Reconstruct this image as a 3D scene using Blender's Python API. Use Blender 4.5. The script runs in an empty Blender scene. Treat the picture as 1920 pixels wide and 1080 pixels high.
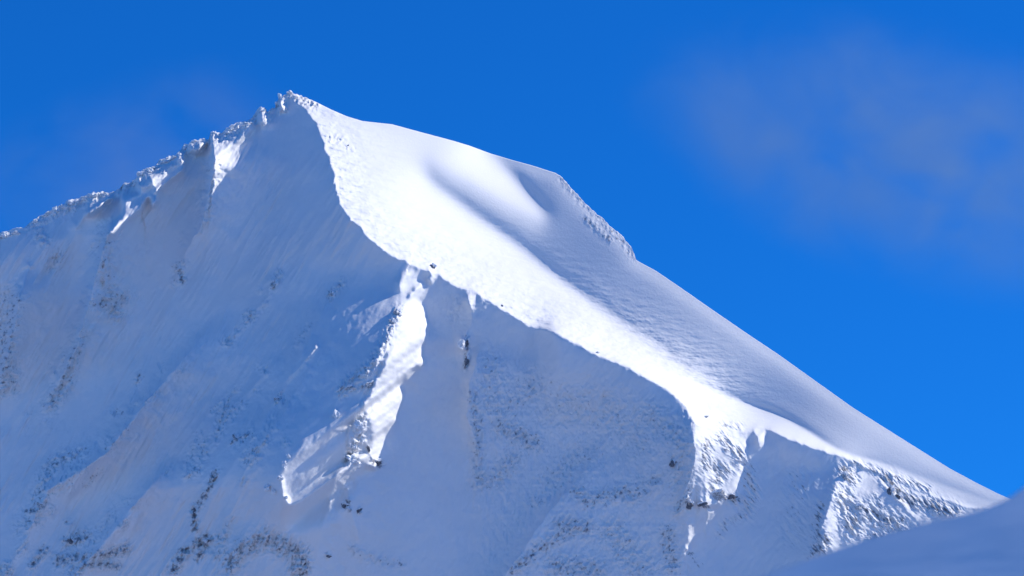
import bpy, math, random
import numpy as np
from mathutils import Vector, Matrix, noise as mnoise

# ------------------------------------------------------------------ scene, camera
sc = bpy.context.scene
COL = sc.collection
FOV = math.radians(18.0)
PITCH = math.radians(17.0)
Y0 = 4000.0                                   # distance to the mountain (m)
MPP = 2 * Y0 * math.tan(FOV / 2) / 1920.0     # metres per photo pixel at that distance
CF = Vector((0, math.cos(PITCH), math.sin(PITCH)))
CR = Vector((1, 0, 0))
CU = Vector((0, -math.sin(PITCH), math.cos(PITCH)))
KX = math.tan(FOV / 2) / 960.0


def at(u, v, depth):
    """photo pixel + distance (m) -> point in the world"""
    return (CF + CR * ((u - 960) * KX) + CU * ((540 - v) * KX)) * depth


cam = bpy.data.cameras.new('camera')
cam.lens = 18.0 / math.tan(FOV / 2)
cam.sensor_width = 36.0
cam.clip_start = 1.0
cam.clip_end = 200000.0
cam.dof.use_dof = True
cam.dof.focus_distance = Y0
cam.dof.aperture_fstop = 0.18
co = bpy.data.objects.new('camera', cam)
COL.objects.link(co)
co.rotation_euler = (math.pi / 2 + PITCH, 0, 0)
sc.camera = co

# ------------------------------------------------------------------ sun and sky
SUNC = np.array([0.76, 0.31, 0.575])          # right, away, up in the camera frame
SUNC = SUNC / np.linalg.norm(SUNC)
L = (CR * SUNC[0] + CF * SUNC[1] + CU * SUNC[2]).normalized()
sun = bpy.data.lights.new('sun', 'SUN')
sun.energy = 4.3
sun.angle = math.radians(0.5)
sun.color = (1.0, 0.935, 0.83)
so = bpy.data.objects.new('sun', sun)
COL.objects.link(so)
so.rotation_euler = L.to_track_quat('Z', 'Y').to_euler()

w = bpy.data.worlds.new('World')
sc.world = w
w.use_nodes = True
nt = w.node_tree
bg = nt.nodes['Background']
sky = nt.nodes.new('ShaderNodeTexSky')
sky.sky_type = 'NISHITA'
sky.sun_disc = False
sky.sun_elevation = math.asin(L.z)
sky.sun_rotation = math.atan2(L.x, L.y)
sky.altitude = 2500
sky.air_density = 1.0
sky.dust_density = 0.0
sky.ozone_density = 5.0
hs = nt.nodes.new('ShaderNodeHueSaturation')
hs.inputs['Hue'].default_value = 0.50
hs.inputs['Saturation'].default_value = 1.2
hs.inputs['Value'].default_value = 1.0
nt.links.new(sky.outputs[0], hs.inputs['Color'])
tint = nt.nodes.new('ShaderNodeMix'); tint.data_type = 'RGBA'; tint.blend_type = 'MULTIPLY'
tint.inputs['Factor'].default_value = 1.0
tint.inputs['B'].default_value = (0.10, 0.60, 0.98, 1)
nt.links.new(hs.outputs[0], tint.inputs['A'])
nt.links.new(tint.outputs['Result'], bg.inputs['Color'])
bg.inputs['Strength'].default_value = 0.145
vs = sc.view_settings
vs.view_transform = 'Standard'
vs.look = 'None'
vs.exposure = 0.3
vs.gamma = 1.0


# ------------------------------------------------------------------ helpers
def tag(o, label=None, cat=None, group=None, kind=None):
    if label: o['label'] = label
    if cat: o['category'] = cat
    if group: o['group'] = group
    if kind: o['kind'] = kind
    return o


def grid_mesh(name, P, mat, attrs=None):
    """P: (rows, cols, 3) array -> one mesh object with smooth quads"""
    nr, nc = P.shape[:2]
    idx = np.arange(nr * nc, dtype=np.int32).reshape(nr, nc)
    q = np.stack([idx[:-1, :-1], idx[1:, :-1], idx[1:, 1:], idx[:-1, 1:]], -1).reshape(-1, 4)
    me = bpy.data.meshes.new(name)
    me.vertices.add(nr * nc)
    me.vertices.foreach_set('co', P.reshape(-1).astype(np.float32))
    me.loops.add(q.size)
    me.loops.foreach_set('vertex_index', q.reshape(-1))
    me.polygons.add(len(q))
    me.polygons.foreach_set('loop_start', np.arange(0, q.size, 4, dtype=np.int32))
    me.polygons.foreach_set('use_smooth', np.ones(len(q), dtype=bool))
    me.update(calc_edges=True)
    for k, a in (attrs or {}).items():
        at_ = me.attributes.new(k, 'FLOAT', 'POINT')
        at_.data.foreach_set('value', a.reshape(-1).astype(np.float32))
    me.materials.append(mat)
    o = bpy.data.objects.new(name, me)
    COL.objects.link(o)
    return o


# ------------------------------------------------------------------ terrain relief
#@@TERRAIN
# The relief is a depth field D over photo coordinates (u right, v down), in photo pixels
# (one pixel is MPP metres at the mountain); G = (dD/du, -dD/dv) is painted per face of the
# mountain, then integrated into one continuous surface.
rng = np.random.default_rng(7)
_perm = rng.permutation(512)
_ang = rng.random(512) * 2 * np.pi
_gx, _gy = np.cos(_ang), np.sin(_ang)


def pn(x, y, seed=0):
    """2D gradient noise, about -0.7..0.7"""
    xi = np.floor(x).astype(np.int64); yi = np.floor(y).astype(np.int64)
    xf = x - xi; yf = y - yi
    def g(ix, iy, dx, dy):
        h = _perm[(_perm[(ix + seed * 37) & 511] + iy) & 511]
        return _gx[h] * dx + _gy[h] * dy
    u = xf * xf * xf * (xf * (xf * 6 - 15) + 10); v = yf * yf * yf * (yf * (yf * 6 - 15) + 10)
    a = g(xi, yi, xf, yf); b = g(xi + 1, yi, xf - 1, yf)
    c = g(xi, yi + 1, xf, yf - 1); d = g(xi + 1, yi + 1, xf - 1, yf - 1)
    return (a + u * (b - a)) * (1 - v) + (c + u * (d - c)) * v


def fbm(x, y, oct=4, seed=0, ridged=False, gain=0.5):
    s = 0; a = 1.0
    for k in range(oct):
        n = pn(x * 2 ** k + 13.7 * k, y * 2 ** k + 5.1 * k, seed + k)
        if ridged: n = 0.5 - np.abs(n) * 2
        s = s + a * n; a *= gain
    return s


def sstep(e0, e1, x):
    t = np.clip((x - e0) / (e1 - e0), 0, 1)
    return t * t * (3 - 2 * t)


SKYLINE = [(-900, 700), (-350, 560), (-100, 470), (0, 437), (20, 430), (45, 426), (60, 413), (85, 400), (110, 386), (125, 377), (150, 371), (165, 364), (185, 361),
           (215, 361), (232, 344), (240, 342), (255, 336), (262, 322), (268, 318), (290, 313), (300, 300), (330, 289), (345, 272), (365, 262), (392, 261),
           (395, 246), (400, 245), (415, 250), (425, 240), (440, 233), (455, 229), (470, 224), (482, 205), (488, 201), (498, 202), (501, 212), (516, 200), (518, 190),
           (526, 180), (536, 178), (540, 171), (544, 168), (549, 176), (560, 178), (590, 190), (620, 205), (650, 218), (680, 227), (735, 233),
           (790, 248), (850, 264), (880, 273), (920, 288), (960, 300), (1000, 311), (1040, 324), (1055, 332), (1068, 350), (1085, 368), (1105, 388),
           (1130, 410), (1150, 428), (1165, 440), (1180, 460), (1188, 474), (1193, 488), (1230, 508), (1280, 542), (1330, 577), (1400, 625),
           (1460, 665), (1520, 708), (1600, 765), (1700, 828), (1780, 878), (1830, 905), (1870, 925), (1900, 938), (1950, 962), (2300, 1130), (2900, 1400)]
SKX = np.array([p[0] for p in SKYLINE], float); SKY_ = np.array([p[1] for p in SKYLINE], float)


def skyline(u, jitter=True):
    s = np.interp(u, SKX, SKY_)
    if not jitter: return s
    j = fbm(u / 9.0, u * 0 + 3.3, 3, 5)
    amp = 2.6 * sstep(-60, 60, u) * (1 - sstep(560, 600, u)) + 2.4 * sstep(1035, 1060, u) * (1 - sstep(1188, 1200, u)) + 0.12
    amp = amp + 1.3 * np.exp(-((u - 540) / 25) ** 2)
    return s + j * amp * 1.5


# work grid
GS = 1.5
U0, U1, V0, V1 = -700.0, 2620.0, -420.0, 1860.0
gu = np.arange(U0, U1, GS); gv = np.arange(V0, V1, GS)
UU, VV = np.meshgrid(gu, gv)
KFX = np.fft.fftfreq(len(gu), GS) * 2 * np.pi; KFY = np.fft.fftfreq(len(gv), GS) * 2 * np.pi
KX2, KY2 = np.meshgrid(KFX, KFY)


def blur(m, s):
    if s <= 0: return m
    F = np.fft.rfft2(m)
    kx = np.fft.rfftfreq(len(gu), GS) * 2 * np.pi
    H = np.exp(-0.5 * s * s * (kx[None, :] ** 2 + KFY[:, None] ** 2))
    return np.fft.irfft2(F * H, s=m.shape)


def smooth_closed(pts, n=0):
    return pts


def poly(pts, s=0.0, warp=0.0, wf=14.0, seed=3):
    """mask 0..1 of a polygon; the outline is roughened by `warp` px, blurred by s px"""
    p = np.array(pts, float)
    x0, x1 = p[:, 0].min() - 3 * warp - 2, p[:, 0].max() + 3 * warp + 2
    y0, y1 = p[:, 1].min() - 3 * warp - 2, p[:, 1].max() + 3 * warp + 2
    i0, i1 = np.searchsorted(gu, [x0, x1]); j0, j1 = np.searchsorted(gv, [y0, y1])
    X = UU[j0:j1, i0:i1]; Y = VV[j0:j1, i0:i1]
    if warp:
        X = X + warp * fbm(X / wf, Y / wf, 3, seed); Y = Y + warp * fbm(X / wf + 40, Y / wf, 3, seed + 9)
    ins = np.zeros(X.shape, bool)
    n = len(p)
    for k in range(n):
        xa, ya = p[k]; xb, yb = p[(k + 1) % n]
        if ya == yb: continue
        c = ((ya > Y) != (yb > Y)) & (X < (xb - xa) * (Y - ya) / (yb - ya) + xa)
        ins ^= c
    m = np.zeros(UU.shape)
    m[j0:j1, i0:i1] = ins
    return np.clip(blur(m, s), 0, 1) if s else m


def seg_field(pts, X, Y):
    """signed distance to an open polyline (positive on its right-hand image side when it
    runs downwards), and the arc parameter 0..1 of the nearest point"""
    p = np.array(pts, float)
    Ls = np.hypot(*(p[1:] - p[:-1]).T); cum = np.concatenate([[0], np.cumsum(Ls)])
    best = np.full(X.shape, 1e9); sg = np.zeros(X.shape); tt = np.zeros(X.shape)
    for k in range(len(p) - 1):
        ax, ay = p[k]; dx, dy = p[k + 1] - p[k]
        t = np.clip(((X - ax) * dx + (Y - ay) * dy) / (Ls[k] ** 2), 0, 1)
        ex = X - ax - t * dx; ey = Y - ay - t * dy
        d = np.hypot(ex, ey)
        m = d < best
        best = np.where(m, d, best)
        cr = ex * dy - ey * dx
        sg = np.where(m, np.where(cr >= 0, 1.0, -1.0), sg)
        tt = np.where(m, (cum[k] + t * Ls[k]) / cum[-1], tt)
    return best * sg, tt


def window(pts, pad):
    p = np.array(pts, float)
    i0, i1 = np.searchsorted(gu, [p[:, 0].min() - pad, p[:, 0].max() + pad])
    j0, j1 = np.searchsorted(gv, [p[:, 1].min() - pad, p[:, 1].max() + pad])
    return slice(j0, j1), slice(i0, i1)


def rib(pts, h, wl, wr, warp=4.0, sharp=1.0, hs=None):
    """a rib standing h px out of the face, falling off over wl / wr px to either side"""
    sl = window(pts, 4 * max(wl, wr))
    X = UU[sl]; Y = VV[sl]
    X = X + warp * fbm(X / 22, Y / 22, 3, 11)
    d, _ = seg_field(pts, X, Y)
    y0_, y1_ = min(q[1] for q in pts), max(q[1] for q in pts)
    t = np.clip((VV[sl] - y0_) / max(y1_ - y0_, 1), 0, 1)
    prof = np.where(d > 0, np.exp(-(np.sqrt(d * d + sharp ** 2) - sharp) / wr), np.exp(-(np.sqrt(d * d + sharp ** 2) - sharp) / wl))
    if hs is not None:
        env = np.interp(t, np.linspace(0, 1, len(hs)), hs)
    else:
        env = sstep(0, 0.25, t) * (1 - sstep(0.4, 1.0, t) * 0.95)
    out = np.zeros(UU.shape)
    out[sl] = -h * env * np.clip((prof - 0.02) / 0.98, 0, 1)
    return out


def blob(pts, wd, a=1.0):
    """soft stroke of half-width wd"""
    sl = window(pts, 3.2 * wd)
    if len(pts) == 1: pts = [pts[0], (pts[0][0] + 1, pts[0][1] + 1)]
    d, _ = seg_field(pts, UU[sl], VV[sl])
    out = np.zeros(UU.shape)
    out[sl] = a * np.exp(-(d / wd) ** 2)
    return out


GX = np.full(UU.shape, -0.38); GZ = np.full(UU.shape, 0.55)
BASE = (-0.10, 0.75)


def paint(mask, g):
    global GX, GZ
    GX = GX * (1 - mask) + g[0] * mask
    GZ = GZ * (1 - mask) + g[1] * mask


RIDGE = [(545, 172), (552, 190), (575, 206), (592, 230), (603, 255), (612, 285), (626, 322), (632, 360), (638, 382), (652, 405), (675, 428), (700, 455),
         (730, 478), (765, 492), (800, 508), (822, 513), (850, 534), (885, 545), (910, 560), (940, 580), (975, 600), (990, 612), (1020, 618), (1045, 624), (1075, 641),
         (1110, 662), (1160, 680), (1215, 710), (1258, 734), (1285, 762), (1302, 790)]
CLIFF = [(1302, 790), (1316, 800), (1345, 806), (1375, 806), (1395, 812), (1420, 803), (1445, 808), (1480, 824), (1540, 845), (1590, 860), (1640, 880),
         (1700, 908), (1760, 935), (1820, 952), (1900, 962), (1960, 985), (2300, 1180), (2640, 1400)]
FAR = [(2640, -420), (545, -420)]
# the sunny side of the main ridge
paint(poly(RIDGE + CLIFF[1:] + FAR, 1.2, 4.0, 16), (1.05, 2.05))
# beyond the summit the crest of the left ridge, and sky above it
paint(poly([(-700, 640), (-350, 600), (0, 490), (60, 465), (145, 436), (195, 450), (240, 414), (262, 400), (300, 362), (345, 330), (405, 305), (455, 266), (480, 238), (520, 215), (532, 200), (545, 180), (545, -420), (-700, -420)], 4, 4), (0.22, 0.88))
# the slope turns away from the sun on the right
GREY = [(792, 300), (845, 322), (895, 350), (950, 385), (985, 399), (1022, 410), (1035, 408), (1015, 385), (985, 352), (955, 322), (925, 298), (900, 268), (930, 200), (1200, 100), (2640, 100), (2640, 1400),
        (2300, 1120), (1960, 975), (1800, 920), (1640, 866), (1596, 855), (1560, 838), (1520, 812), (1480, 788), (1450, 772), (1400, 756), (1350, 738), (1300, 714), (1240, 672), (1190, 632), (1130, 585), (1080, 545),
        (1030, 505), (980, 468), (925, 426), (875, 390), (825, 356), (795, 325)]
gm = poly(GREY, 14) * (1 - sstep(920, 1060, UU)) + poly(GREY, 10) * sstep(920, 1060, UU)
gm2 = poly(GREY, 3)
f = sstep(1150, 1420, UU)
GREYM = gm * (1 - f) + gm2 * f
paint(GREYM, (-0.06, 0.91))
# faint lit streak inside the grey
paint(0.35 * poly([(1110, 560), (1200, 622), (1290, 694), (1330, 722), (1270, 690), (1180, 628)], 4), (1.0, 2.0))
# darker shoulder of the grey band
paint(0.25 * blob([(880, 362), (940, 400), (1030, 470), (1110, 540), (1200, 620)], 22), (-0.2, 0.9))
# strip of face under the right-hand crest: rocky rim that catches the sun
paint(0.8 * poly([(1595, 858), (1700, 880), (1850, 925), (1900, 950), (1900, 962), (1820, 952), (1760, 935), (1700, 908), (1640, 880)], 4), (-0.02, 0.95))
# buttress below the end of the ridge
paint(poly([(1310, 796), (1345, 806), (1375, 806), (1395, 812), (1402, 830), (1395, 870), (1392, 890), (1400, 930), (1380, 960), (1345, 950), (1335, 1000), (1345, 1090), (1350, 1300), (1290, 1300), (1288, 1080), (1292, 1030),
            (1300, 960), (1288, 935), (1306, 880), (1312, 850)], 3, 8, 22), (0.0, 0.86))
paint(0.8 * poly([(1312, 796), (1345, 800), (1400, 800), (1395, 815), (1398, 840), (1380, 850), (1340, 830), (1315, 815)], 6, 6), (0.7, 1.5))
# small lit nose right of the notch
paint(poly([(1418, 800), (1436, 806), (1432, 825), (1424, 840), (1420, 822), (1414, 808)], 1, 2), (0.9, 1.8))
# rocky face lower right
paint(poly([(1570, 866), (1620, 880), (1700, 910), (1760, 938), (1820, 954), (1900, 964), (2100, 1100), (1900, 1400), (1450, 1400), (1500, 1110), (1530, 1040), (1545, 990), (1560, 935), (1572, 900)], 4, 8, 22), (0.0, 0.84))
# the hollow between the two rock faces
paint(0.8 * blob([(1470, 850), (1530, 870), (1555, 890)], 20) , (-0.9, 0.35))
paint(0.8 * poly([(1345, 955), (1400, 930), (1500, 900), (1550, 930), (1520, 1100), (1400, 1150), (1350, 1080)], 10), (-0.45, 0.55))
paint(poly([(1298, 960), (1335, 950), (1345, 1090), (1350, 1200), (1285, 1200), (1290, 1040)], 5, 4), (-0.12, 0.8))
# deep dark gash in it
paint(blob([(1650, 905), (1680, 932), (1690, 940)], 5), (-0.5, 0.5))

# the lit rib: right flank that catches the sun
paint(poly([(786, 524), (793, 532), (776, 558), (790, 572), (797, 602), (796, 626), (786, 650), (792, 682), (768, 690), (748, 716), (752, 745), (744, 765), (736, 792), (718, 806), (714, 838), (704, 862), (680, 868), (655, 872),
            (660, 840), (672, 815), (672, 790), (655, 770), (640, 745), (668, 725), (700, 680), (722, 640), (745, 600), (752, 572), (768, 548)], 3, 3), (0.3, 1.0))
paint(poly([(786, 526), (793, 532), (778, 558), (790, 572), (800, 602), (800, 626), (790, 650), (795, 682), (772, 692), (752, 716), (756, 745), (748, 765), (740, 792), (722, 806), (716, 848), (703, 852),
            (693, 800), (700, 760), (715, 720), (728, 680), (745, 640), (762, 600), (768, 570)], 4, 2), (0.95, 1.65))
# grazing-lit apron below it
APRON = [(640, 745), (625, 765), (606, 770), (585, 805), (560, 835), (540, 862), (530, 890), (534, 925), (545, 950), (580, 935), (640, 888), (700, 852), (690, 800), (670, 760)]
paint(poly(APRON, 4, 4), (0.55, 1.25))

# integrate: minimise a|Ds - Gs|^2 + b|Dt - Gt|^2, s along the sun's direction in the picture
sx, sz = SUNC[0], SUNC[2]; _n = math.hypot(sx, sz); sx /= _n; sz /= _n
fx = GX - BASE[0]; fz = GZ - BASE[1]
edge = sstep(U0 + 60, U0 + 260, UU) * (1 - sstep(U1 - 260, U1 - 60, UU)) * sstep(V0 + 60, V0 + 260, VV) * (1 - sstep(V1 - 260, V1 - 60, VV))
fx = fx * edge; fz = fz * edge
fx -= fx.mean(); fz -= fz.mean()
Gs = fx * sx + fz * sz; Gt = -fx * sz + fz * sx
ks = KX2 * sx - KY2 * sz; kt = -KX2 * sz - KY2 * sx        # d/dz = -d/dv
a_, b_ = 1.0, 0.30
den = a_ * ks ** 2 + b_ * kt ** 2; den[0, 0] = 1
Fh = (-1j) * (a_ * ks * np.fft.fft2(Gs) + b_ * kt * np.fft.fft2(Gt)) / den
Fh[0, 0] = 0
D = np.fft.ifft2(Fh).real + BASE[0] * (UU - 600) + BASE[1] * (700 - VV)

# the big rib that stands out of the shadow of the main ridge
_c = [(800, 512), (782, 535), (752, 580), (725, 635), (700, 690), (672, 750), (655, 800), (640, 850), (620, 920), (600, 1000), (580, 1100)]
_d, _t = seg_field(_c, UU + 3 * fbm(UU / 25, VV / 25, 3, 12), VV)
_h = np.interp(VV, [500, 535, 580, 635, 690, 750, 800, 850, 900, 950, 1020, 1200], [0, 26, 80, 125, 155, 172, 184, 194, 196, 180, 140, 80])
_h = blur(_h, 14)
_pl = np.interp(VV, [500, 560, 640, 740, 770, 800, 835, 870, 900, 940, 1000], [0, 6, 20, 26, 45, 68, 88, 100, 92, 60, 20])
_pl = blur(_pl, 10)
_wr = blur(np.interp(VV, [800, 850, 890, 1000], [85.0, 90.0, 95.0, 110.0]), 8)
D = D - _h * np.where(_d > 0, np.exp(-(np.sqrt(_d ** 2 + 36) - 6) / _wr), np.exp(-(np.clip(-_d - _pl, 0, None) / 150.0) ** 2))
# the lower half of the main ridge juts out past the notch
_c = [(1036, 618), (1075, 639), (1110, 660), (1160, 680), (1215, 710), (1262, 738), (1300, 790), (1308, 900), (1300, 1000), (1290, 1150)]
_d, _t = seg_field(_c, UU, VV)
D = D - blur(60 * np.where(_d < 0, np.exp(-(_d / 110.0) ** 2) * sstep(1005, 1050, UU), 0.55 * np.exp(-(_d / 60.0) ** 2) * sstep(965, 1120, UU) + 0.45 * np.exp(-(_d / 18.0) ** 2) * sstep(1000, 1060, UU)) * (1 - 0.85 * sstep(760, 980, VV)), 5)
# the left arm of the mountain comes forward, out of the summit's shadow
_h = np.interp(UU, [-700, 0, 50, 150, 195, 240, 300, 350, 420, 480, 545], [300, 140, 140, 120, 118, 100, 90, 78, 52, 36, 0])
_sk = np.interp(gu, SKX, SKY_)
_kk = np.hanning(61); _kk /= _kk.sum()
_sk = np.convolve(np.pad(_sk, 30, mode='edge'), _kk, 'valid')[None, :]
_h = blur(_h, 25)
D = D - _h * np.exp(-(np.clip(VV - _sk - 20, 0, None) / 150.0) ** 2)
# ribs and gullies of the shaded face
RIBS = [
    ([(215, 385), (205, 430), (185, 500), (165, 580), (140, 660), (95, 740), (75, 790)], 26, 14, 46),
    ([(395, 258), (402, 300), (395, 350), (380, 420), (350, 470), (330, 520)], 16, 12, 40),
    ([(55, 495), (40, 550), (25, 620), (5, 700), (-20, 800)], 22, 12, 46),
    ([(650, 500), (600, 590), (560, 680), (515, 750), (450, 850), (400, 930), (340, 1060), (300, 1150)], 20, 22, 48),
    ([(560, 640), (500, 700), (420, 780), (370, 880), (320, 960)], 9, 20, 40),
    ([(420, 580), (330, 690), (250, 780), (200, 850), (90, 920), (50, 1000), (0, 1100)], 20, 18, 50),
    ([(300, 720), (240, 800), (150, 890), (100, 960)], 10, 14, 30),
    ([(600, 660), (540, 760), (470, 860), (430, 960), (400, 1080)], 14, 18, 40),
    ([(480, 960), (440, 1040), (400, 1150)], 16, 25, 50),
    ([(330, 850), (250, 950), (160, 1060), (100, 1150)], 16, 26, 60),
    ([(645, 880), (655, 950), (675, 1010), (660, 1100)], 12, 40, 40),
    ([(905, 640), (880, 720), (875, 780), (895, 850), (890, 905)], 18, 10, 90),
    ([(1190, 740), (1100, 880), (1030, 960), (960, 1060), (900, 1140)], 28, 16, 110, 4.0, 1.0, [0, .1, .4, .8, 1, 1, 1]),
    ([(880, 540), (885, 600), (868, 650), (875, 710)], 9, 14, 24),
    ([(1290, 760), (1305, 850), (1285, 930), (1290, 1010), (1280, 1100)], 20, 90, 26),
    ([(1320, 860), (1326, 960), (1318, 1080)], 8, 12, 12),
    ([(1575, 870), (1560, 930), (1540, 990), (1515, 1060), (1500, 1150)], 26, 60, 50),
    ([(1640, 890), (1700, 955), (1740, 1000)], 8, 10, 12),
    ([(520, 500), (500, 560), (430, 640)], 7, 16, 30),
]
for r_ in RIBS:
    D = D + rib(r_[0], r_[1] * (4.3 if r_[0][0][0] < 430 else 1.6), r_[2] * 0.8, *r_[3:])

# craggy areas (rime and rock): strength of the small relief and of the bare rock
CR_ = np.zeros(UU.shape); RK = np.zeros(UU.shape)
CRAGS = [  # stroke, half width, relief, rock
    ([(200, 440), (195, 520), (215, 590)], 20, .8, .45), ([(225, 560), (180, 570)], 22, .8, .55), ([(150, 630), (120, 720), (92, 760)], 16, .8, .5),
    ([(25, 560), (10, 640), (12, 720)], 24, .8, .55), ([(332, 500), (342, 524)], 10, .8, .75), ([(402, 300), (392, 380), (375, 430)], 12, .5, .2),
    ([(65, 420), (80, 450)], 14, .7, .3), ([(110, 480), (95, 500)], 12, .6, .3),
    ([(522, 515), (512, 535)], 9, .7, .6), ([(486, 545)], 5, .6, .5), ([(642, 530), (618, 556)], 10, .7, .5), ([(556, 645), (580, 610)], 8, .5, .45),
    ([(524, 742), (518, 752)], 9, .8, .6), ([(262, 705), (255, 718)], 8, .6, .6), ([(330, 700), (345, 690)], 9, .4, .3), ([(445, 730), (400, 770)], 8, .5, .4),
    ([(215, 775), (240, 780)], 12, .6, .5), ([(160, 850), (120, 860), (90, 880), (70, 940)], 15, .8, .55), ([(75, 950), (55, 960)], 12, .9, .8),
    ([(190, 880), (160, 910)], 8, .5, .5), ([(130, 1015), (160, 1005)], 14, .9, .8), ([(110, 1050), (200, 1040), (235, 1030)], 14, 1., .7), ([(150, 1060), (220, 1060)], 10, .9, .7),
    ([(85, 1030), (60, 1060)], 10, .8, .7), ([(125, 980)], 8, .6, .6), ([(405, 885), (385, 930), (362, 960), (365, 990)], 9, 1.1, .85), ([(385, 1010), (340, 1040), (325, 1070)], 12, 1.1, .85),
    ([(395, 1015), (370, 1045)], 9, 1., .8), ([(470, 815), (440, 828)], 12, .9, .65), ([(375, 820), (350, 880)], 12, .5, .3), ([(320, 880), (310, 890)], 6, .4, .4),
    ([(430, 1060), (450, 1030), (500, 1010), (560, 1040), (560, 1075)], 22, 1., .7), ([(535, 830)], 10, .5, .6), ([(653, 940), (655, 955)], 6, 1., .9), ([(675, 960)], 5, .9, .8),
    ([(575, 1052), (572, 1070)], 8, 1., .8), ([(612, 1040)], 6, .9, .7), ([(660, 1030), (700, 1050), (750, 1060)], 10, .6, .4), ([(750, 1055)], 8, .6, .6),
    ([(748, 580), (722, 640), (705, 670), (685, 700)], 10, 1.2, .5), ([(690, 690), (650, 720), (640, 735)], 12, 1.1, .45), ([(655, 730), (685, 725)], 7, 1.0, .55),
    ([(680, 785), (670, 830), (655, 860)], 10, 1.6, .35), ([(700, 862), (714, 872)], 8, 1., .9),
    ([(872, 632), (876, 660), (872, 690)], 7, 1.1, .85), ([(850, 600), (860, 560), (900, 560)], 18, .35, .15),
    ([(885, 740), (895, 800), (895, 880), (905, 905)], 14, 1.1, .5), ([(940, 800), (1000, 830)], 22, 1., .62), ([(915, 690), (930, 770), (1010, 720)], 34, .7, .38),
    ([(960, 860), (930, 900), (900, 905)], 22, .9, .45), ([(1040, 760), (1130, 770), (1200, 820)], 50, .65, .3), ([(1040, 900), (1100, 850)], 36, .7, .35), ([(1000, 940), (1025, 940)], 14, .7, .5),
    ([(1080, 920), (1100, 940), (1180, 920)], 18, .9, .62), ([(1050, 985), (1100, 990)], 20, 1., .65), ([(1010, 1030), (1060, 1000)], 16, 1., .65), ([(960, 1068), (1000, 1040)], 14, 1., .7),
    ([(1040, 1060), (1120, 1070)], 26, .9, .55), ([(1150, 1000), (1200, 1060)], 36, .8, .42), ([(1180, 930), (1230, 900)], 22, .8, .5), ([(1260, 860), (1270, 880)], 9, 1., .7),
    ([(1220, 780), (1280, 830), (1280, 920)], 34, .8, .36), ([(1270, 960), (1290, 920)], 12, 1., .6), ([(1250, 1000), (1260, 1060)], 20, .9, .65), ([(1290, 1030), (1310, 1060)], 8, 1., .7),
    ([(1325, 830), (1322, 870), (1345, 880)], 15, 1.5, .62), ([(1350, 820), (1375, 840), (1390, 860)], 14, 1.5, .6), ([(1340, 900), (1360, 880)], 15, 1.4, .55),
    ([(1332, 915), (1350, 930), (1382, 938)], 10, 1.4, .8), ([(1400, 880), (1410, 920), (1400, 960)], 16, .9, .5), ([(1312, 945), (1325, 950)], 7, 1.2, .9), ([(1290, 925), (1286, 945)], 7, 1.2, .8),
    ([(1350, 1000), (1362, 980), (1400, 960)], 12, .7, .5), ([(1320, 765), (1330, 775)], 12, .5, .25), ([(1316, 780), (1328, 784)], 7, .9, .55), ([(1355, 795), (1385, 800)], 10, 1.0, .35),
    ([(1500, 900), (1490, 1000)], 30, .4, .3), ([(1540, 950), (1525, 1040)], 12, 1., .7),
    ([(1582, 880), (1600, 900)], 14, 1.4, .7), ([(1580, 930), (1600, 990)], 24, 1.4, .62), ([(1620, 960), (1680, 985)], 24, 1.4, .62), ([(1545, 1010), (1540, 1040)], 16, 1.4, .72),
    ([(1660, 895), (1690, 930), (1720, 945)], 14, 1.4, .8), ([(1640, 930), (1650, 950)], 8, 1., .5), ([(1740, 945), (1790, 965)], 18, 1.4, .7), ([(1700, 1000), (1640, 1010)], 18, 1.3, .65),
    ([(1600, 868), (1680, 895), (1740, 918)], 8, 1.2, .5), ([(1790, 975), (1830, 980)], 14, 1., .5),
    ([(1052, 335), (1075, 362)], 8, .28, .5), ([(1085, 372), (1130, 415), (1180, 466)], 9, .28, .5), ([(1100, 410), (1125, 432), (1145, 450)], 8, .3, .62), ([(1175, 462), (1188, 482)], 10, .28, .48),
    ([(545, 176), (565, 186), (590, 196)], 9, 1.0, .35), ([(520, 190), (530, 205)], 9, 1.3, .4), ([(620, 262), (640, 262)], 9, .5, .25), ([(650, 275), (665, 280)], 5, .5, .4),
    ([(5, 445), (20, 436)], 7, .8, .6),
]
for pts, wd, cr, rk in CRAGS:
    b = blob(pts, wd)
    CR_ = np.maximum(CR_, b * cr)
    RK = np.maximum(RK, b * rk)

for r_ in RIBS:
    if r_[0][0][0] < 620:
        o_ = [(x - 4, y) for x, y in r_[0][1:]]
        n_ = sstep(-0.2, 0.3, fbm(UU / 50, VV / 50, 2, 131))
        b = blob(o_, 0.42 * r_[3]) * n_
        CR_ = np.maximum(CR_, 0.85 * b); RK = np.maximum(RK, 0.36 * b)
# rime-crusted crest of the left ridge
crest = [(60, 418), (110, 392), (150, 378), (185, 368), (240, 350), (275, 325), (305, 310), (340, 285), (365, 270), (395, 268), (440, 242), (485, 215), (500, 215)]
cb = blob(crest, 15)
CR_ = np.maximum(CR_ * (1 - 0.5 * cb), 0.75 * cb)
RK = np.maximum(RK * (1 - cb), 0.12 * cb)
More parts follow.
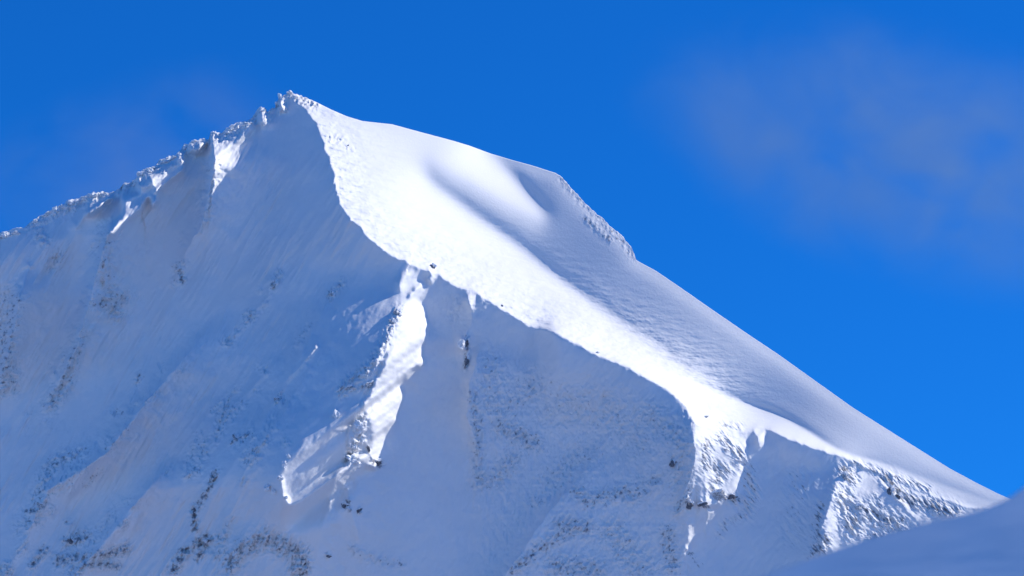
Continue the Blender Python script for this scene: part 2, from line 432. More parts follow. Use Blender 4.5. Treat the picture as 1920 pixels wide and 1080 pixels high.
# snow spurs running down from the crest, and the gaps between them
SPURS = [([(488, 200), (494, 225), (490, 245)], 20, 8, 14), ([(396, 246), (400, 275), (404, 300), (400, 335)], 46, 7, 55), ([(352, 268), (355, 285), (362, 292)], 22, 6, 26),
         ([(258, 322), (262, 345), (264, 364)], 38, 7, 50), ([(272, 318), (285, 335), (294, 365), (288, 385)], 14, 8, 10), ([(335, 290), (342, 305), (335, 322)], 12, 9, 9),
         ([(230, 366), (231, 395), (220, 420), (196, 448)], 30, 7, 44), ([(172, 362), (170, 385), (156, 405), (143, 430)], 22, 8, 34), ([(140, 420), (143, 432)], 9, 6, 6), ([(130, 378), (125, 395)], 10, 6, 8),
         ([(100, 395), (98, 415)], 8, 6, 6), ([(524, 184), (532, 205), (524, 214)], 12, 6, 6), ([(425, 240), (440, 250), (470, 232)], 10, 8, 10),
         ([(45, 505), (52, 495), (56, 500)], 8, 4, 6), ([(592, 652), (575, 672), (558, 695), (545, 705)], 10, 4, 4), ([(632, 770), (636, 778)], 9, 5, 5),
         ([(876, 560), (882, 575)], 10, 6, 6), ([(866, 636), (867, 650)], 16, 7, 7), ([(804, 505), (812, 520), (808, 530)], 7, 4, 5), ([(655, 800), (640, 810)], 12, 6, 6),
         ([(678, 812), (692, 845), (700, 862)], 14, 6, 7), ([(664, 822), (668, 850)], 16, 7, 7), ([(760, 515), (752, 535), (748, 550)], 16, 16, 10)]
for pts, h, wl, wr in SPURS:
    D = D + rib(pts, h, wl, wr, 3.0, 1.5, hs=[1, 1, .8, .3])
# parts of the face that stand far enough out to catch the sun past the main ridge:
# bring each forward by what its own sunward edge still lacks
LIT = [
    [(786, 528), (793, 534), (782, 560), (792, 574), (800, 604), (799, 628), (788, 650), (793, 684), (770, 692), (750, 716), (754, 747), (746, 767), (737, 792), (720, 808), (714, 838), (703, 860),
     (706, 874), (690, 874), (672, 862), (655, 850), (650, 820), (662, 790), (690, 740), (715, 690), (735, 640), (755, 590), (768, 552)],
    [(396, 250), (415, 254), (440, 236), (470, 228), (476, 238), (455, 264), (425, 288), (408, 312), (400, 334), (396, 300)],
    [(486, 205), (498, 205), (497, 225), (490, 240), (484, 225)], [(522, 186), (543, 178), (530, 205), (524, 208)],
    [(352, 268), (392, 262), (380, 274), (368, 286), (358, 282)],
    [(260, 322), (300, 302), (345, 284), (345, 318), (318, 338), (297, 356), (290, 385), (284, 384), (280, 360), (262, 364)],
    [(230, 367), (285, 360), (262, 393), (240, 410), (222, 428), (196, 449), (205, 425), (228, 405)],
    [(168, 366), (212, 368), (192, 386), (168, 404), (158, 400)],
    [(124, 378), (146, 372), (136, 390), (126, 388)], [(98, 394), (112, 388), (106, 400)],
    [(1312, 800), (1400, 800), (1396, 840), (1388, 880), (1380, 915), (1350, 945), (1320, 950), (1306, 935), (1314, 880)],
    [(1419, 803), (1435, 808), (1431, 824), (1424, 838), (1420, 822)],
    [(752, 510), (775, 508), (765, 530), (752, 552), (742, 532)], [(803, 512), (814, 514), (810, 530), (804, 527)], [(874, 550), (888, 552), (884, 575), (878, 582)],
    [(862, 638), (873, 638), (871, 652), (864, 654)],
    [(1575, 875), (1700, 915), (1800, 958), (1850, 1000), (1650, 1090), (1500, 1130), (1550, 980), (1566, 920)],
]
STEP = 2
_u = gu[::STEP]; _v = gv[::STEP]
_U, _V = UU[::STEP, ::STEP], VV[::STEP, ::STEP]
_inside = _V > np.interp(_u, SKX, SKY_)[None, :]
_m = np.zeros(_U.shape)
for p_ in LIT: _m = np.maximum(_m, poly(p_, 1.5, 3.0, 10)[::STEP, ::STEP])
_big = 1e6
def need_field(skip=None):
    """by how much each point lies too deep to see the sun"""
    g_ = np.where(_inside, D[::STEP, ::STEP], _big)
    src = g_ if skip is None else np.where(skip[::STEP, ::STEP] > 0.3, _big, g_)
    need = np.full(_U.shape, -_big)
    for k in range(2, 190):
        s_ = k * 3.0 if k < 100 else 300 + (k - 100) * 8.0
        du = int(round(s_ * SUNC[0] / (GS * STEP))); dv = int(round(s_ * SUNC[2] / (GS * STEP)))
        if du <= 0: continue
        sh = np.full(_U.shape, _big)
        sh[dv:, :-du] = src[:g_.shape[0] - dv, du:]
        need = np.maximum(need, g_ - (sh - s_ * SUNC[1]))
    return need


for it in range(2):
    need = need_field()
    need = np.where((_m > 0.5) & (need > -50) & (need < 90), need + 5, 0)
    lift = np.clip(need, 0, None)
    for k in range(1, 40):
        du = int(round(k * 4.0 * SUNC[0] / (GS * STEP))); dv = int(round(k * 4.0 * SUNC[2] / (GS * STEP)))
        sh = np.zeros(_U.shape); sh[dv:, :-du] = np.clip(need, 0, None)[:need.shape[0] - dv, du:]
        lift = np.maximum(lift, np.where(_m > 0.3, sh, 0))
    big = np.repeat(np.repeat(lift, STEP, 0), STEP, 1)[:UU.shape[0], :UU.shape[1]]
    bm_ = (big > 0.5).astype(float)
    ext = blur(big, 22) / (blur(bm_, 22) + 0.03) * np.clip(blur(bm_, 34) * 2.2, 0, 1)
    D = D - blur(np.maximum(big, 0.6 * np.clip(ext, 0, None)), 3.0)
# the apron at the foot of the big rib: it leans just enough towards the sun to be grazed by it,
# all the way from the rib; followed away from the sun column by column
ap = poly([(640, 742), (622, 764), (606, 770), (585, 803), (560, 835), (540, 862), (529, 890), (534, 925), (545, 946), (580, 926), (640, 880), (700, 843), (700, 800), (690, 770), (668, 745)], 0, 5.0, 12)
fan = poly([(1312, 950), (1330, 962), (1345, 1000), (1362, 1080), (1380, 1180), (1262, 1180), (1282, 1060), (1298, 990)], 0, 5.0, 12)
_sl = SUNC[2] / SUNC[0]; _ds = GS / SUNC[0]
for reg, cg, ua, ub in ((ap, 0.07, 500, 760), (fan, 0.03, 1240, 1400)):
    Dn = D.copy(); rb = reg > 0.5
    for i_ in range(int((ub - U0) / GS), int((ua - U0) / GS), -1):
        rr = np.nonzero(rb[:, i_])[0]
        if not len(rr): continue
        src = rr - _sl; f0 = np.floor(src).astype(int); ff = src - f0
        val = Dn[f0, i_ + 1] * (1 - ff) + Dn[f0 + 1, i_ + 1] * ff
        val[1:-1] = 0.25 * val[:-2] + 0.5 * val[1:-1] + 0.25 * val[2:]
        Dn[rr, i_] = val - _ds * (SUNC[1] + cg)
    dl = blur((Dn - D) * reg, 3.0); apm = blur(reg, 3.0)
    ext = blur(dl, 16) / (blur(apm, 16) + 0.02)
    fall = np.clip(blur(apm, 30) * 1.8, 0, 1)
    out_ = D + 0.4 * ext * fall * sstep(0, 14, np.abs(ext)) * (ext < 0)
    D = D * apm + dl + out_ * (1 - apm)
# nothing on the smooth slope throws a hard shadow over it
for it in range(3):
    need = need_field()
    need = np.where((need > -50) & (need < 90), np.clip(need + 3, 0, None), 0)
    D = D - blur(np.repeat(np.repeat(need, STEP, 0), STEP, 1)[:UU.shape[0], :UU.shape[1]] * poly(RIDGE[3:] + CLIFF[1:] + FAR, 2), 9)
CR_ = CR_ * (1 - 0.8 * blur(fan, 6))
# the bowl under the rib lies back, in the ridge's shadow
sh_ = poly([(716, 842), (706, 866), (640, 893), (545, 960), (535, 1010), (560, 1300), (860, 1300), (880, 900), (800, 790), (748, 800)], 2, 3)
need = need_field(sh_)
hol = np.where(need > -300, np.clip(20 - need, 0, 130), 0)
hol = np.repeat(np.repeat(hol, STEP, 0), STEP, 1)[:UU.shape[0], :UU.shape[1]] * sh_
D = D + blur(hol, 9)
#@@ENDFIELD
SM = np.clip(GREYM + poly(RIDGE + CLIFF[1:] + FAR, 3), 0, 1)      # the smooth wind-packed slope


def cubic(F, u, v):
    """Catmull-Rom sampling of a work-grid field"""
    x = (u - U0) / GS; y = (v - V0) / GS
    xi = np.clip(np.floor(x).astype(int), 1, F.shape[1] - 3); yi = np.clip(np.floor(y).astype(int), 1, F.shape[0] - 3)
    fx = x - xi; fy = y - yi
    def wts(t):
        return (-0.5 * t + t * t - 0.5 * t ** 3, 1 - 2.5 * t * t + 1.5 * t ** 3, 0.5 * t + 2 * t * t - 1.5 * t ** 3, -0.5 * t * t + 0.5 * t ** 3)
    wx = wts(fx); wy = wts(fy)
    out = 0
    for j in range(4):
        r = 0
        for i in range(4):
            r = r + wx[i] * F[yi + j - 1, xi + i - 1]
        out = out + wy[j] * r
    return out


def relief(u, v):
    """depth in photo px, bare-rock amount"""
    d = cubic(D, u, v)
    cr = np.clip(cubic(CR_, u, v), 0, 2); rk = np.clip(cubic(RK, u, v), 0, 1); sm = np.clip(cubic(SM, u, v), 0, 1)
    # crags: lumps elongated down the fall line
    n1 = fbm(u / 17 + v / 50, v / 26, 5, 21, ridged=True, gain=0.62)
    n2 = fbm(u / 5.5 + v / 18, v / 7.5, 3, 31)
    nl = fbm(u / 30 + v / 70, v / 55, 3, 61)
    # on the buttress and the right-hand face the rock is layered, dipping to the right
    p_ = u * 0.62 + v * 0.78; q_ = -u * 0.78 + v * 0.62
    m1 = fbm(p_ / 44, q_ / 15, 5, 23, ridged=True, gain=0.66); m2 = fbm(p_ / 12, q_ / 7, 4, 33, gain=0.6)
    R = sstep(1285, 1320, u)
    LF = 1 + 0.9 * (1 - sstep(560, 760, u))
    d = d - cr * ((5.4 * n1 + 3.8 * n2) * LF * (1 - R) + (3.6 * m1 + 2.2 * m2) * R)
    # whole shaded face: broad undulation and fine drift texture
    d = d - (1 - sm) * (3.0 * nl + 0.5 * fbm(u / 9 + v / 22, v / 14, 3, 71))
    c_ = u * 0.86 + v * 0.50; al = -u * 0.50 + v * 0.86
    W = (1 - sm) * (1 - sstep(480, 600, u + 0.4 * (v - 800))) * sstep(-0.25, 0.35, fbm(u / 120, v / 120, 2, 103) + 0.15)
    d = d - W * (8.0 * fbm(c_ / 32, al / 240, 3, 101, ridged=True) + 2.2 * fbm(c_ / 9, al / 110, 3, 102))
    C = (1 - sm) * sstep(860, 940, u) * (1 - sstep(1290, 1320, u)) * sstep(0, 60, v - (640 + (u - 900) * 0.25))
    d = d - C * (2.2 * fbm(u / 22, v / 46, 4, 104, ridged=True, gain=0.6) + 0.8 * fbm(u / 5, v / 8, 2, 105))
    # sunny slope: wind-packed streaks running down to the right
    a = (u * 0.85 + v * 0.53); b = (-u * 0.53 + v * 0.85)
    st = fbm(a / 95, b / 11, 4, 41, gain=0.6)
    st2 = fbm(a / 30, b / 5, 3, 51, gain=0.6)
    near = np.exp(-(np.abs(seg_field(RIDGE, u, v)[0]) / 75.0) ** 1.6) if u.ndim else 0
    d = d - sm * (0.06 * st + 0.03 * st2 + near * 5.0 * fbm(u / 30 - v / 60, v / 9, 4, 81, gain=0.6))
    # rock shows where the small relief is steep or hollow
    rn = fbm(u / 7 + v / 20, v / 9, 4, 91, gain=0.65) * (1 - R) + R * (fbm(p_ / 18, q_ / 5, 4, 92, gain=0.7))
    rock = 0.8 * sstep(0.50, 0.84, rk * (0.75 + 0.10 * R) + rn * 0.66)
    rock = rock * sstep(0.05, 0.2, rk)
    return d, rock
#@@END


# ------------------------------------------------------------------ materials
def nodes(m):
    m.use_nodes = True
    n = m.node_tree.nodes; l = m.node_tree.links
    return n, l, n['Principled BSDF']


def snow_material(name, with_rock=True, bump=1.0, scale=1.0, valley=False):
    m = bpy.data.materials.new(name)
    n, l, b = nodes(m)
    geo = n.new('ShaderNodeNewGeometry')
    n1 = n.new('ShaderNodeTexNoise'); n1.inputs['Scale'].default_value = 0.012 * scale; n1.inputs['Detail'].default_value = 5
    l.new(geo.outputs['Position'], n1.inputs['Vector'])
    cr = n.new('ShaderNodeValToRGB')
    cr.color_ramp.elements[0].position = 0.3; cr.color_ramp.elements[0].color = (0.73, 0.735, 0.745, 1)
    cr.color_ramp.elements[1].position = 0.7; cr.color_ramp.elements[1].color = (0.79, 0.79, 0.795, 1)
    l.new(n1.outputs['Fac'], cr.inputs['Fac'])
    col = cr.outputs['Color']
    if with_rock:
        at_ = n.new('ShaderNodeAttribute'); at_.attribute_name = 'rock'
        n2 = n.new('ShaderNodeTexNoise'); n2.inputs['Scale'].default_value = 0.25; n2.inputs['Detail'].default_value = 6
        l.new(geo.outputs['Position'], n2.inputs['Vector'])
        rc = n.new('ShaderNodeValToRGB')
        rc.color_ramp.elements[0].position = 0.35; rc.color_ramp.elements[0].color = (0.07, 0.075, 0.09, 1)
        rc.color_ramp.elements[1].position = 0.7; rc.color_ramp.elements[1].color = (0.25, 0.26, 0.30, 1)
        l.new(n2.outputs['Fac'], rc.inputs['Fac'])
        mx = n.new('ShaderNodeMix'); mx.data_type = 'RGBA'
        l.new(at_.outputs['Fac'], mx.inputs['Factor']); l.new(col, mx.inputs['A']); l.new(rc.outputs['Color'], mx.inputs['B'])
        col = mx.outputs['Result']
    if valley:                                    # unseen floor: dark forest patches invented to cut the warm bounce light
        n4 = n.new('ShaderNodeTexNoise'); n4.inputs['Scale'].default_value = 0.0011; n4.inputs['Detail'].default_value = 8
        l.new(geo.outputs['Position'], n4.inputs['Vector'])
        fr = n.new('ShaderNodeValToRGB')
        fr.color_ramp.elements[0].position = 0.46; fr.color_ramp.elements[0].color = (0.05, 0.06, 0.05, 1)
        fr.color_ramp.elements[1].position = 0.55; fr.color_ramp.elements[1].color = (0.60, 0.65, 0.88, 1)  # blue put into the snow so its bounce turns the mountain's shade lavender
        l.new(n4.outputs['Fac'], fr.inputs['Fac']); col = fr.outputs['Color']
    l.new(col, b.inputs['Base Color'])
    b.inputs['Roughness'].default_value = 0.75
    b.inputs['Specular IOR Level'].default_value = 0.25
    n3 = n.new('ShaderNodeTexNoise'); n3.inputs['Scale'].default_value = 0.35 * scale; n3.inputs['Detail'].default_value = 6; n3.inputs['Roughness'].default_value = 0.65
    l.new(geo.outputs['Position'], n3.inputs['Vector'])
    bp = n.new('ShaderNodeBump'); bp.inputs['Strength'].default_value = bump; bp.inputs['Distance'].default_value = 0.5 / scale
    l.new(n3.outputs['Fac'], bp.inputs['Height']); l.new(bp.outputs['Normal'], b.inputs['Normal'])
    return m


M_MOUNT = snow_material('snow_and_rock', True, 0.45)
M_SNOW = snow_material('snow', False, 0.5)

# ------------------------------------------------------------------ the mountain
cols = np.concatenate([np.arange(-560, -60, 14.0), np.arange(-60, 1980, 1.4), np.arange(1980, 2500, 14.0)])
_hk = np.hanning(91); _hk /= _hk.sum()
_full = skyline(cols)
sk = np.interp(cols, np.arange(-560, 2500, 2.0), np.convolve(np.pad(skyline(np.arange(-560, 2500, 2.0), False), 45, mode='edge'), _hk, 'valid'))
jit = _full - sk
VB = 1120.0
tt = np.linspace(0, 1, 640)
rows_v = sk[None, :] + (np.maximum(VB, sk + 60) - sk)[None, :] * tt[:, None] + jit[None, :] * np.exp(-tt * 9)[:, None]
low = np.concatenate([np.arange(1, 12) * 14.0, 154 + np.arange(1, 10) * 50.0])      # below the frame
rows_v = np.concatenate([rows_v, rows_v[-1:] + low[:, None]], 0)
cu = np.broadcast_to(cols[None, :], rows_v.shape)
dd, rock = relief(cu, np.minimum(rows_v, V1 - 60))
depth = Y0 + dd * MPP
ax = (cu - 960) * KX; ay = (540 - rows_v) * KX
cf, cr_, cup = (np.array(x) for x in (CF, CR, CU))
P = depth[..., None] * (cf + ax[..., None] * cr_ + ay[..., None] * cup)
# the far side of the mountain falls away behind the skyline
back = []
top = P[0]
for k, (dy, dz) in enumerate([(8, 3), (25, 12), (60, 32), (130, 78), (260, 170), (480, 330), (800, 560), (1300, 950)]):
    q = top.copy(); q[:, 1] += dy; q[:, 2] -= dz
    q[:, 2] += 0.06 * dy * fbm(cols / 60.0, cols * 0 + k * 0.7, 3, 17)
    back.append(q)
P = np.concatenate([np.array(back[::-1]), P], 0)
rock = np.concatenate([np.zeros((len(back), rock.shape[1])), rock], 0)
mountain = grid_mesh('mountain', P, M_MOUNT, {'rock': rock})
tag(mountain, kind='structure')

# ------------------------------------------------------------------ valley floor
g = np.linspace(-1, 1, 61)
gx, gy = np.meshgrid(np.sign(g) * np.abs(g) ** 2 * 60000, np.sign(g) * np.abs(g) ** 2 * 60000 + 3000)
gz = -260 + 30 * fbm(gx / 2500, gy / 2500, 3, 77)
tag(grid_mesh('ground', np.stack([gx, gy, gz], -1)[::-1], snow_material('valley', False, 0.5, 1.0, True)), kind='structure')

# ------------------------------------------------------------------ near snow slope, lower right
FS = [(1180, 1230), (1300, 1160), (1420, 1084), (1480, 1062), (1540, 1040), (1600, 1019), (1660, 1000), (1720, 984), (1780, 968), (1830, 957), (1870, 945),
      (1893, 934), (1905, 924), (1920, 914), (1960, 880), (2040, 820), (2200, 720), (2500, 600)]
fu = np.linspace(1180, 2500, 260)
fv = np.interp(fu, [p[0] for p in FS], [p[1] for p in FS])
fv = np.convolve(np.pad(fv, 3, mode='edge'), np.ones(7) / 7, 'valid')
FD = 230.0; fm = MPP * FD / Y0
rows = []
for k, t in enumerate(np.linspace(0, 1, 120)):
    v = fv + (1500 - fv) * t
    d = -0.32 * (fu - 1700) - 0.9 * (v - fv) + 26 * fbm(fu / 420, v / 300, 2, 201) + 5 * fbm(fu / 160 + v / 90, v / 40, 3, 207) * min(1, t * 6)
    dep = FD + d * fm * 1.0
    rows.append(dep[:, None] * (cf + ((fu - 960) * KX)[:, None] * cr_ + ((540 - v) * KX)[:, None] * cup))
bk = []
for dy, dz in [(0.6, 0.25), (2, 1.2), (6, 4.5), (14, 12), (30, 27)]:
    q = rows[0].copy(); q[:, 1] += dy; q[:, 2] -= dz; bk.append(q)
# its foot runs down and towards the viewer
for dy, dz in [(-6, -8), (-14, -22)]:
    q = rows[119].copy(); q[:, 1] += dy; q[:, 2] += dz; rows.append(q)
near = grid_mesh('snow_slope', np.array(bk[::-1] + rows), M_SNOW if False else snow_material('near_snow', False, 0.25, 12.0))
tag(near, kind='structure')


# ------------------------------------------------------------------ rocks
def rock_material(name, dark, light, bump):
    m = bpy.data.materials.new(name)
    n, l, b = nodes(m)
    tc = n.new('ShaderNodeNewGeometry')
    n1 = n.new('ShaderNodeTexNoise'); n1.inputs['Scale'].default_value = 0.6; n1.inputs['Detail'].default_value = 8; n1.inputs['Roughness'].default_value = 0.7
    l.new(tc.outputs['Position'], n1.inputs['Vector'])
    r = n.new('ShaderNodeValToRGB')
    r.color_ramp.elements[0].position = 0.38; r.color_ramp.elements[0].color = dark
    r.color_ramp.elements[1].position = 0.62; r.color_ramp.elements[1].color = light
    l.new(n1.outputs['Fac'], r.inputs['Fac']); l.new(r.outputs['Color'], b.inputs['Base Color'])
    b.inputs['Roughness'].default_value = 0.85
    bp = n.new('ShaderNodeBump'); bp.inputs['Strength'].default_value = bump; bp.inputs['Distance'].default_value = 0.8
    l.new(n1.outputs['Fac'], bp.inputs['Height']); l.new(bp.outputs['Normal'], b.inputs['Normal'])
    return m


M_ROCK = rock_material('bare_rock', (0.07, 0.073, 0.085, 1), (0.27, 0.28, 0.31, 1), 1.0)
M_FROST = rock_material('frosted_rock', (0.22, 0.22, 0.23, 1), (0.75, 0.77, 0.79, 1), 1.0)
M_RIME = rock_material('rime', (0.72, 0.74, 0.77, 1), (0.86, 0.87, 0.88, 1), 0.8)
import bmesh


def lump(name, c, w, h, dp, tilt, seed, mat, amp=0.35, cap=0.0, sub=4, parent=None):
    """an angular lump w x h x dp metres, tilted in the picture plane"""
    r = random.Random(seed)
    bm = bmesh.new()
    bmesh.ops.create_icosphere(bm, subdivisions=sub, radius=1.0)
    cuts = [(Vector((r.gauss(0, 1), r.gauss(0, 1), r.gauss(0, 1))).normalized(), r.uniform(0.55, 0.85)) for _ in range(9)]
    off = Vector((seed * 3.1, seed * 1.7, 0))
    ct, st = math.cos(tilt), math.sin(tilt)
    for v in bm.verts:
        p = v.co.copy()
        for nrm, k in cuts:
            e = p.dot(nrm) - k
            if e > 0: p -= nrm * e * 0.9
        q = 1 + amp * mnoise.fractal(v.co * 1.6 + off, 0.8, 2.0, 5)
        if cap:
            up = max(0.0, min(1.0, (v.co.z + 0.25 * v.co.x + 0.3 * mnoise.noise(v.co * 2.3 + off)) * 2.2 - 0.2))
            q *= 0.90 + (0.10 + cap) * up
        p *= q
        x, y, z = p.x * w / 2, p.y * dp / 2, p.z * h / 2
        v.co = Vector((x * ct - z * st, y, x * st + z * ct))
    me = bpy.data.meshes.new(name); bm.to_mesh(me); bm.free()
    me.materials.append(mat)
    o = bpy.data.objects.new(name, me); COL.objects.link(o)
    if parent is None:
        o.location = c
    else:
        o.parent = parent
    return o


ROCKS = [  # u, v, width, height (photo px), tilt deg, kind, sink px, label, group
    (811, 501, 9, 15, 20, 'rock', 0, 'small dark pointed rock on the sunlit crest just above the bright snow rib'),
    (942, 573, 6, 4, 30, 'rock', 0, 'tiny dark stone in the sunlit snow edge, right of the first crest notch'),
    (1120, 662, 7, 4, 0, 'frost', 0, 'small dark knob on the crest halfway down the main ridge'),
    (875, 642, 8, 20, 20, 'rock', 0, 'dark upright rock tooth right of a small bright snow patch under the crest'),
    (876, 676, 8, 24, 12, 'rock', 0, 'thin dark rock sliver directly below the rock tooth'),
    (864, 646, 12, 16, 0, 'rime', -2, 'bright sunlit rime boulder in the shade under the crest'),
    (341, 520, 16, 10, -25, 'frost', 0, 'frosted rock at the foot of a short snow rib high on the shaded face'),
    (746, 586, 15, 16, 40, 'frost', -3, 'dark frosted rock beside the upper end of the bright rib'),
    (736, 604, 12, 10, 30, 'frost', -2, 'frosted rock second from the top on the left edge of the bright rib'),
    (690, 722, 20, 12, -30, 'frost', -1, 'wide frosted rock beside the middle of the bright rib'),
    (655, 727, 14, 9, -20, 'frost', -1, 'frosted rock left of the wide rock beside the bright rib'),
    (671, 800, 17, 22, 20, 'rime', -4, 'tall rime-plastered rock tower at the lower left edge of the bright rib'),
    (678, 823, 15, 15, 10, 'rime', -4, 'sunlit rime boulder below the rime tower at the foot of the bright rib'),
    (664, 838, 11, 9, 0, 'rime', -3, 'small white rime ball beside the triangular shadow at the foot of the bright rib'),
    (662, 862, 22, 14, -25, 'rime', -3, 'lowest lit rime boulder at the foot of the bright rib'),
    (690, 838, 5, 30, -20, 'rock', -2, 'narrow dark rock wall along the shadow at the foot of the bright rib'),
    (707, 868, 17, 13, -30, 'rock', 0, 'dark rock just below the lower tip of the bright rib'),
    (631, 777, 13, 15, 10, 'rime', -5, 'round lit rime boulder alone in the shadow left of the bright rib'),
    (541, 856, 7, 7, 0, 'rime', -4, 'topmost small rime boulder on the left edge of the pale apron'),
    (533, 871, 8, 10, 0, 'rime', -4, 'second rime boulder down the left edge of the pale apron'),
    (526, 896, 11, 8, 0, 'rime', -5, 'largest rime boulder on the left edge of the pale apron'),
    (501, 914, 14, 10, 30, 'rime', -5, 'rime boulder farthest left beside the pale apron'),
    (513, 922, 8, 7, 0, 'rime', -5, 'little rime boulder between the farthest left one and the apron tip'),
    (536, 932, 6, 5, -30, 'rime', -4, 'rime boulder at the bottom tip of the pale apron'),
    (646, 948, 14, 12, 0, 'rock', 0, 'dark rock in the shade below the apron, left of a pair'),
    (673, 957, 12, 9, -35, 'rock', 0, 'dark rock in the shade below the apron, right of a pair'),
    (616, 1042, 13, 6, 10, 'rock', 0, 'thin dark rock in the open snow near the bottom edge'),
    (572, 1057, 13, 8, -10, 'rock', 0, 'dark rock near the bottom edge under the rocky mound'),
    (443, 822, 14, 12, 40, 'frost', 0, 'frosted rock on a faint rib in the middle of the shaded face'),
    (521, 748, 12, 9, -20, 'frost', 0, 'frosted rock at the lower end of a thin bright snow edge'),
    (76, 947, 17, 13, 20, 'frost', 0, 'dark frosted outcrop at the foot of the long rib, far left'),
    (135, 1014, 10, 10, 30, 'rock', 0, 'dark rock at the top left of the stony patch in the lower left'),
    (366, 958, 8, 20, 20, 'rock', 0, 'upright dark rock in the rocky line down the lower left face'),
    (398, 892, 7, 34, 22, 'frost', 0, 'long slanting rock at the top of the rocky line in the lower left'),
    (391, 1013, 8, 7, 0, 'rock', 0, 'small dark rock right of the rocky line near the bottom'),
    (516, 533, 8, 18, 35, 'frost', 0, 'little frosted rock high in the middle of the shaded face'),
    (622, 552, 9, 14, 40, 'frost', 0, 'frosted rock under the crest, left of the bright rib'),
    (1318, 945, 16, 7, -20, 'rock', -1, 'dark ledge across the lower part of the sunlit buttress, left end'),
    (1291, 945, 14, 16, 0, 'rock', 0, 'dark rock on the left edge of the buttress'),
    (1345, 928, 24, 18, -35, 'frost', -1, 'big frosted block in the middle of the buttress'),
    (1370, 931, 22, 12, -10, 'rock', -1, 'dark block at the lower right of the buttress'),
    (1322, 782, 12, 4, -20, 'frost', 0, 'small dark stones in the sunlit snow at the top of the buttress'),
    (1262, 868, 8, 16, 35, 'rock', 0, 'dark rock in the shaded cliff left of the buttress'),
    (1669, 920, 12, 20, 38, 'rock', 0, 'dark rock wall in the gash of the right-hand rock face'),
    (1683, 932, 13, 14, 30, 'rock', 0, 'lowest dark rock in the gash of the right-hand rock face'),
    (1584, 893, 10, 16, 0, 'frost', -1, 'frosted rock at the top corner of the right-hand rock face'),
    (1610, 950, 14, 10, -35, 'frost', -1, 'frosted block in the middle of the right-hand rock face'),
    (568, 189, 6, 4, -30, 'rock', 0, 'tiny dark stone just right of the summit'),
    (652, 273, 7, 3, -30, 'rock', 0, 'tiny dark stone on the bright slope below the summit'),
]
_r = random.Random(5)
for u_ in [8, 30, 62, 72, 88, 104, 118, 131, 142, 152, 163, 172, 184, 198, 239, 251, 262, 270, 277, 284, 291, 300, 309, 317, 327, 336, 344, 356, 366, 376, 386, 396, 404, 424, 432, 441, 450, 459, 468, 477, 486, 493, 519, 526, 533, 541, 548, 556]:
    for q_ in range(1):
        ROCKS.append((u_ + _r.uniform(-4, 4), float(np.interp(u_, SKX, SKY_)) + _r.uniform(3, 9) + q_ * _r.uniform(6, 18), 5 + 14 * _r.random() ** 2, 5 + 13 * _r.random() ** 2, _r.uniform(-40, 40),
                      'crest', _r.uniform(-3, 0), 'lump of white rime on the jagged crest between the left picture edge and the summit'))
_ru = np.array([r_[0] for r_ in ROCKS], float); _rv = np.array([r_[1] for r_ in ROCKS], float)
_rd, _ = relief(_ru, _rv)
for i, (u, v, wd, ht, tl, kind, sink, lab) in enumerate(ROCKS):
    dp = Y0 + (_rd[i] + sink + 0.15 * min(wd, ht)) * MPP
    c = at(u, v, dp)
    w_, h_ = wd * MPP, ht * MPP
    if kind == 'crest':
        o = lump('rime_lump', c, w_, h_, w_, math.radians(tl), 31 + i, M_RIME, 0.6, sub=3)
        tag(o, lab, 'rime lump', 'rime lumps along the crest of the left ridge')
    elif kind == 'rime':
        o = lump('rime_boulder', c, w_ * 1.1, h_ * 1.1, w_, math.radians(tl), 31 + i, M_RIME, 0.5)
        tag(o, lab, 'boulder', 'rime-covered boulders on the mountain')
    else:
        o = bpy.data.objects.new('rock', None); COL.objects.link(o); o.location = c - CU * (h_ / 2)
        body = lump('stone', c, w_, h_, min(w_, h_) * 1.1, -math.radians(tl), 31 + i, M_ROCK if kind == 'rock' else M_FROST, 0.5, parent=o)
        body.location = CU * (h_ / 2)
        cap_ = lump('snow_cap', c, w_, h_, min(w_, h_) * 1.1, -math.radians(tl), 31 + i, M_RIME, 0.5, cap=0.17, parent=o)
        cap_.location = CU * (h_ / 2)
        tag(o, lab, 'rock', 'rocks showing through the snow')

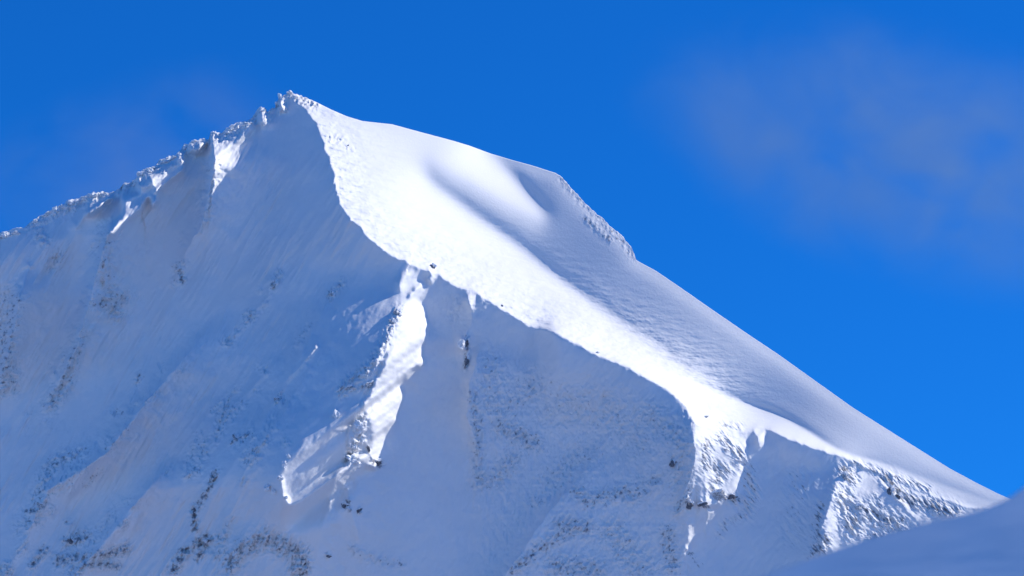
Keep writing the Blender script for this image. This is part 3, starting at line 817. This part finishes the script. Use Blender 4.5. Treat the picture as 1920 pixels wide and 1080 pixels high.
# ------------------------------------------------------------------ thin cloud and blown snow
def cloud(name, label, cat, c, size, dens, col, sc_, seed, lo, hi, dirn=0.0):
    bm = bmesh.new()
    bmesh.ops.create_icosphere(bm, subdivisions=3, radius=1.0)
    me = bpy.data.meshes.new(name); bm.to_mesh(me); bm.free()
    o = bpy.data.objects.new(name, me); COL.objects.link(o)
    o.location = c; o.scale = size; o.rotation_euler = (0, dirn, 0)
    m = bpy.data.materials.new(name); m.use_nodes = True
    n = m.node_tree.nodes; l = m.node_tree.links
    n.remove(n['Principled BSDF'])
    pv = n.new('ShaderNodeVolumePrincipled'); pv.inputs['Color'].default_value = col; pv.inputs['Anisotropy'].default_value = 0.0
    tc = n.new('ShaderNodeTexCoord')
    ln = n.new('ShaderNodeVectorMath'); ln.operation = 'LENGTH'
    l.new(tc.outputs['Object'], ln.inputs[0])
    fa = n.new('ShaderNodeMapRange'); fa.interpolation_type = 'SMOOTHSTEP'
    fa.inputs['From Min'].default_value = 1.0; fa.inputs['From Max'].default_value = 0.35
    l.new(ln.outputs['Value'], fa.inputs['Value'])
    mp = n.new('ShaderNodeMapping'); mp.inputs['Location'].default_value = (seed, seed * 0.7, 0); mp.inputs['Scale'].default_value = sc_
    l.new(tc.outputs['Object'], mp.inputs['Vector'])
    ns = n.new('ShaderNodeTexNoise'); ns.inputs['Scale'].default_value = 1.0; ns.inputs['Detail'].default_value = 5; ns.inputs['Distortion'].default_value = 0.8
    l.new(mp.outputs['Vector'], ns.inputs['Vector'])
    mr = n.new('ShaderNodeMapRange'); mr.inputs['From Min'].default_value = lo; mr.inputs['From Max'].default_value = hi
    l.new(ns.outputs['Fac'], mr.inputs['Value'])
    a = n.new('ShaderNodeMath'); a.operation = 'MULTIPLY'; l.new(fa.outputs[0], a.inputs[0]); l.new(mr.outputs[0], a.inputs[1])
    b = n.new('ShaderNodeMath'); b.operation = 'MULTIPLY'; l.new(a.outputs[0], b.inputs[0]); b.inputs[1].default_value = dens
    l.new(b.outputs[0], pv.inputs['Density'])
    l.new(pv.outputs[0], n['Material Output'].inputs['Volume'])
    m.cycles.volume_step_rate = 1.0
    me.materials.append(m)
    tag(o, label, cat, kind='stuff')
    return o


CD = 7500.0
cm = MPP * CD / Y0
cloud('cloud', 'thin greyish violet veil of cloud in the blue sky right of the mountain', 'cloud', at(1740, 300, CD),
      (640 * cm, 420 * cm, 250 * cm), 0.0017, (0.44, 0.56, 0.66, 1), (3.2, 1.2, 1.9), 9.4, 0.36, 0.70, math.radians(16))
CL = 4900.0
cm = MPP * CL / Y0
cloud('blown_snow', 'faint haze of blown snow in the sky behind the left ridge', 'blown snow', at(250, 320, CL),
      (420 * cm, 260 * cm, 200 * cm), 0.0016, (0.55, 0.58, 0.64, 1), (2.6, 1.0, 1.8), 2.2, 0.34, 0.75, math.radians(-20))
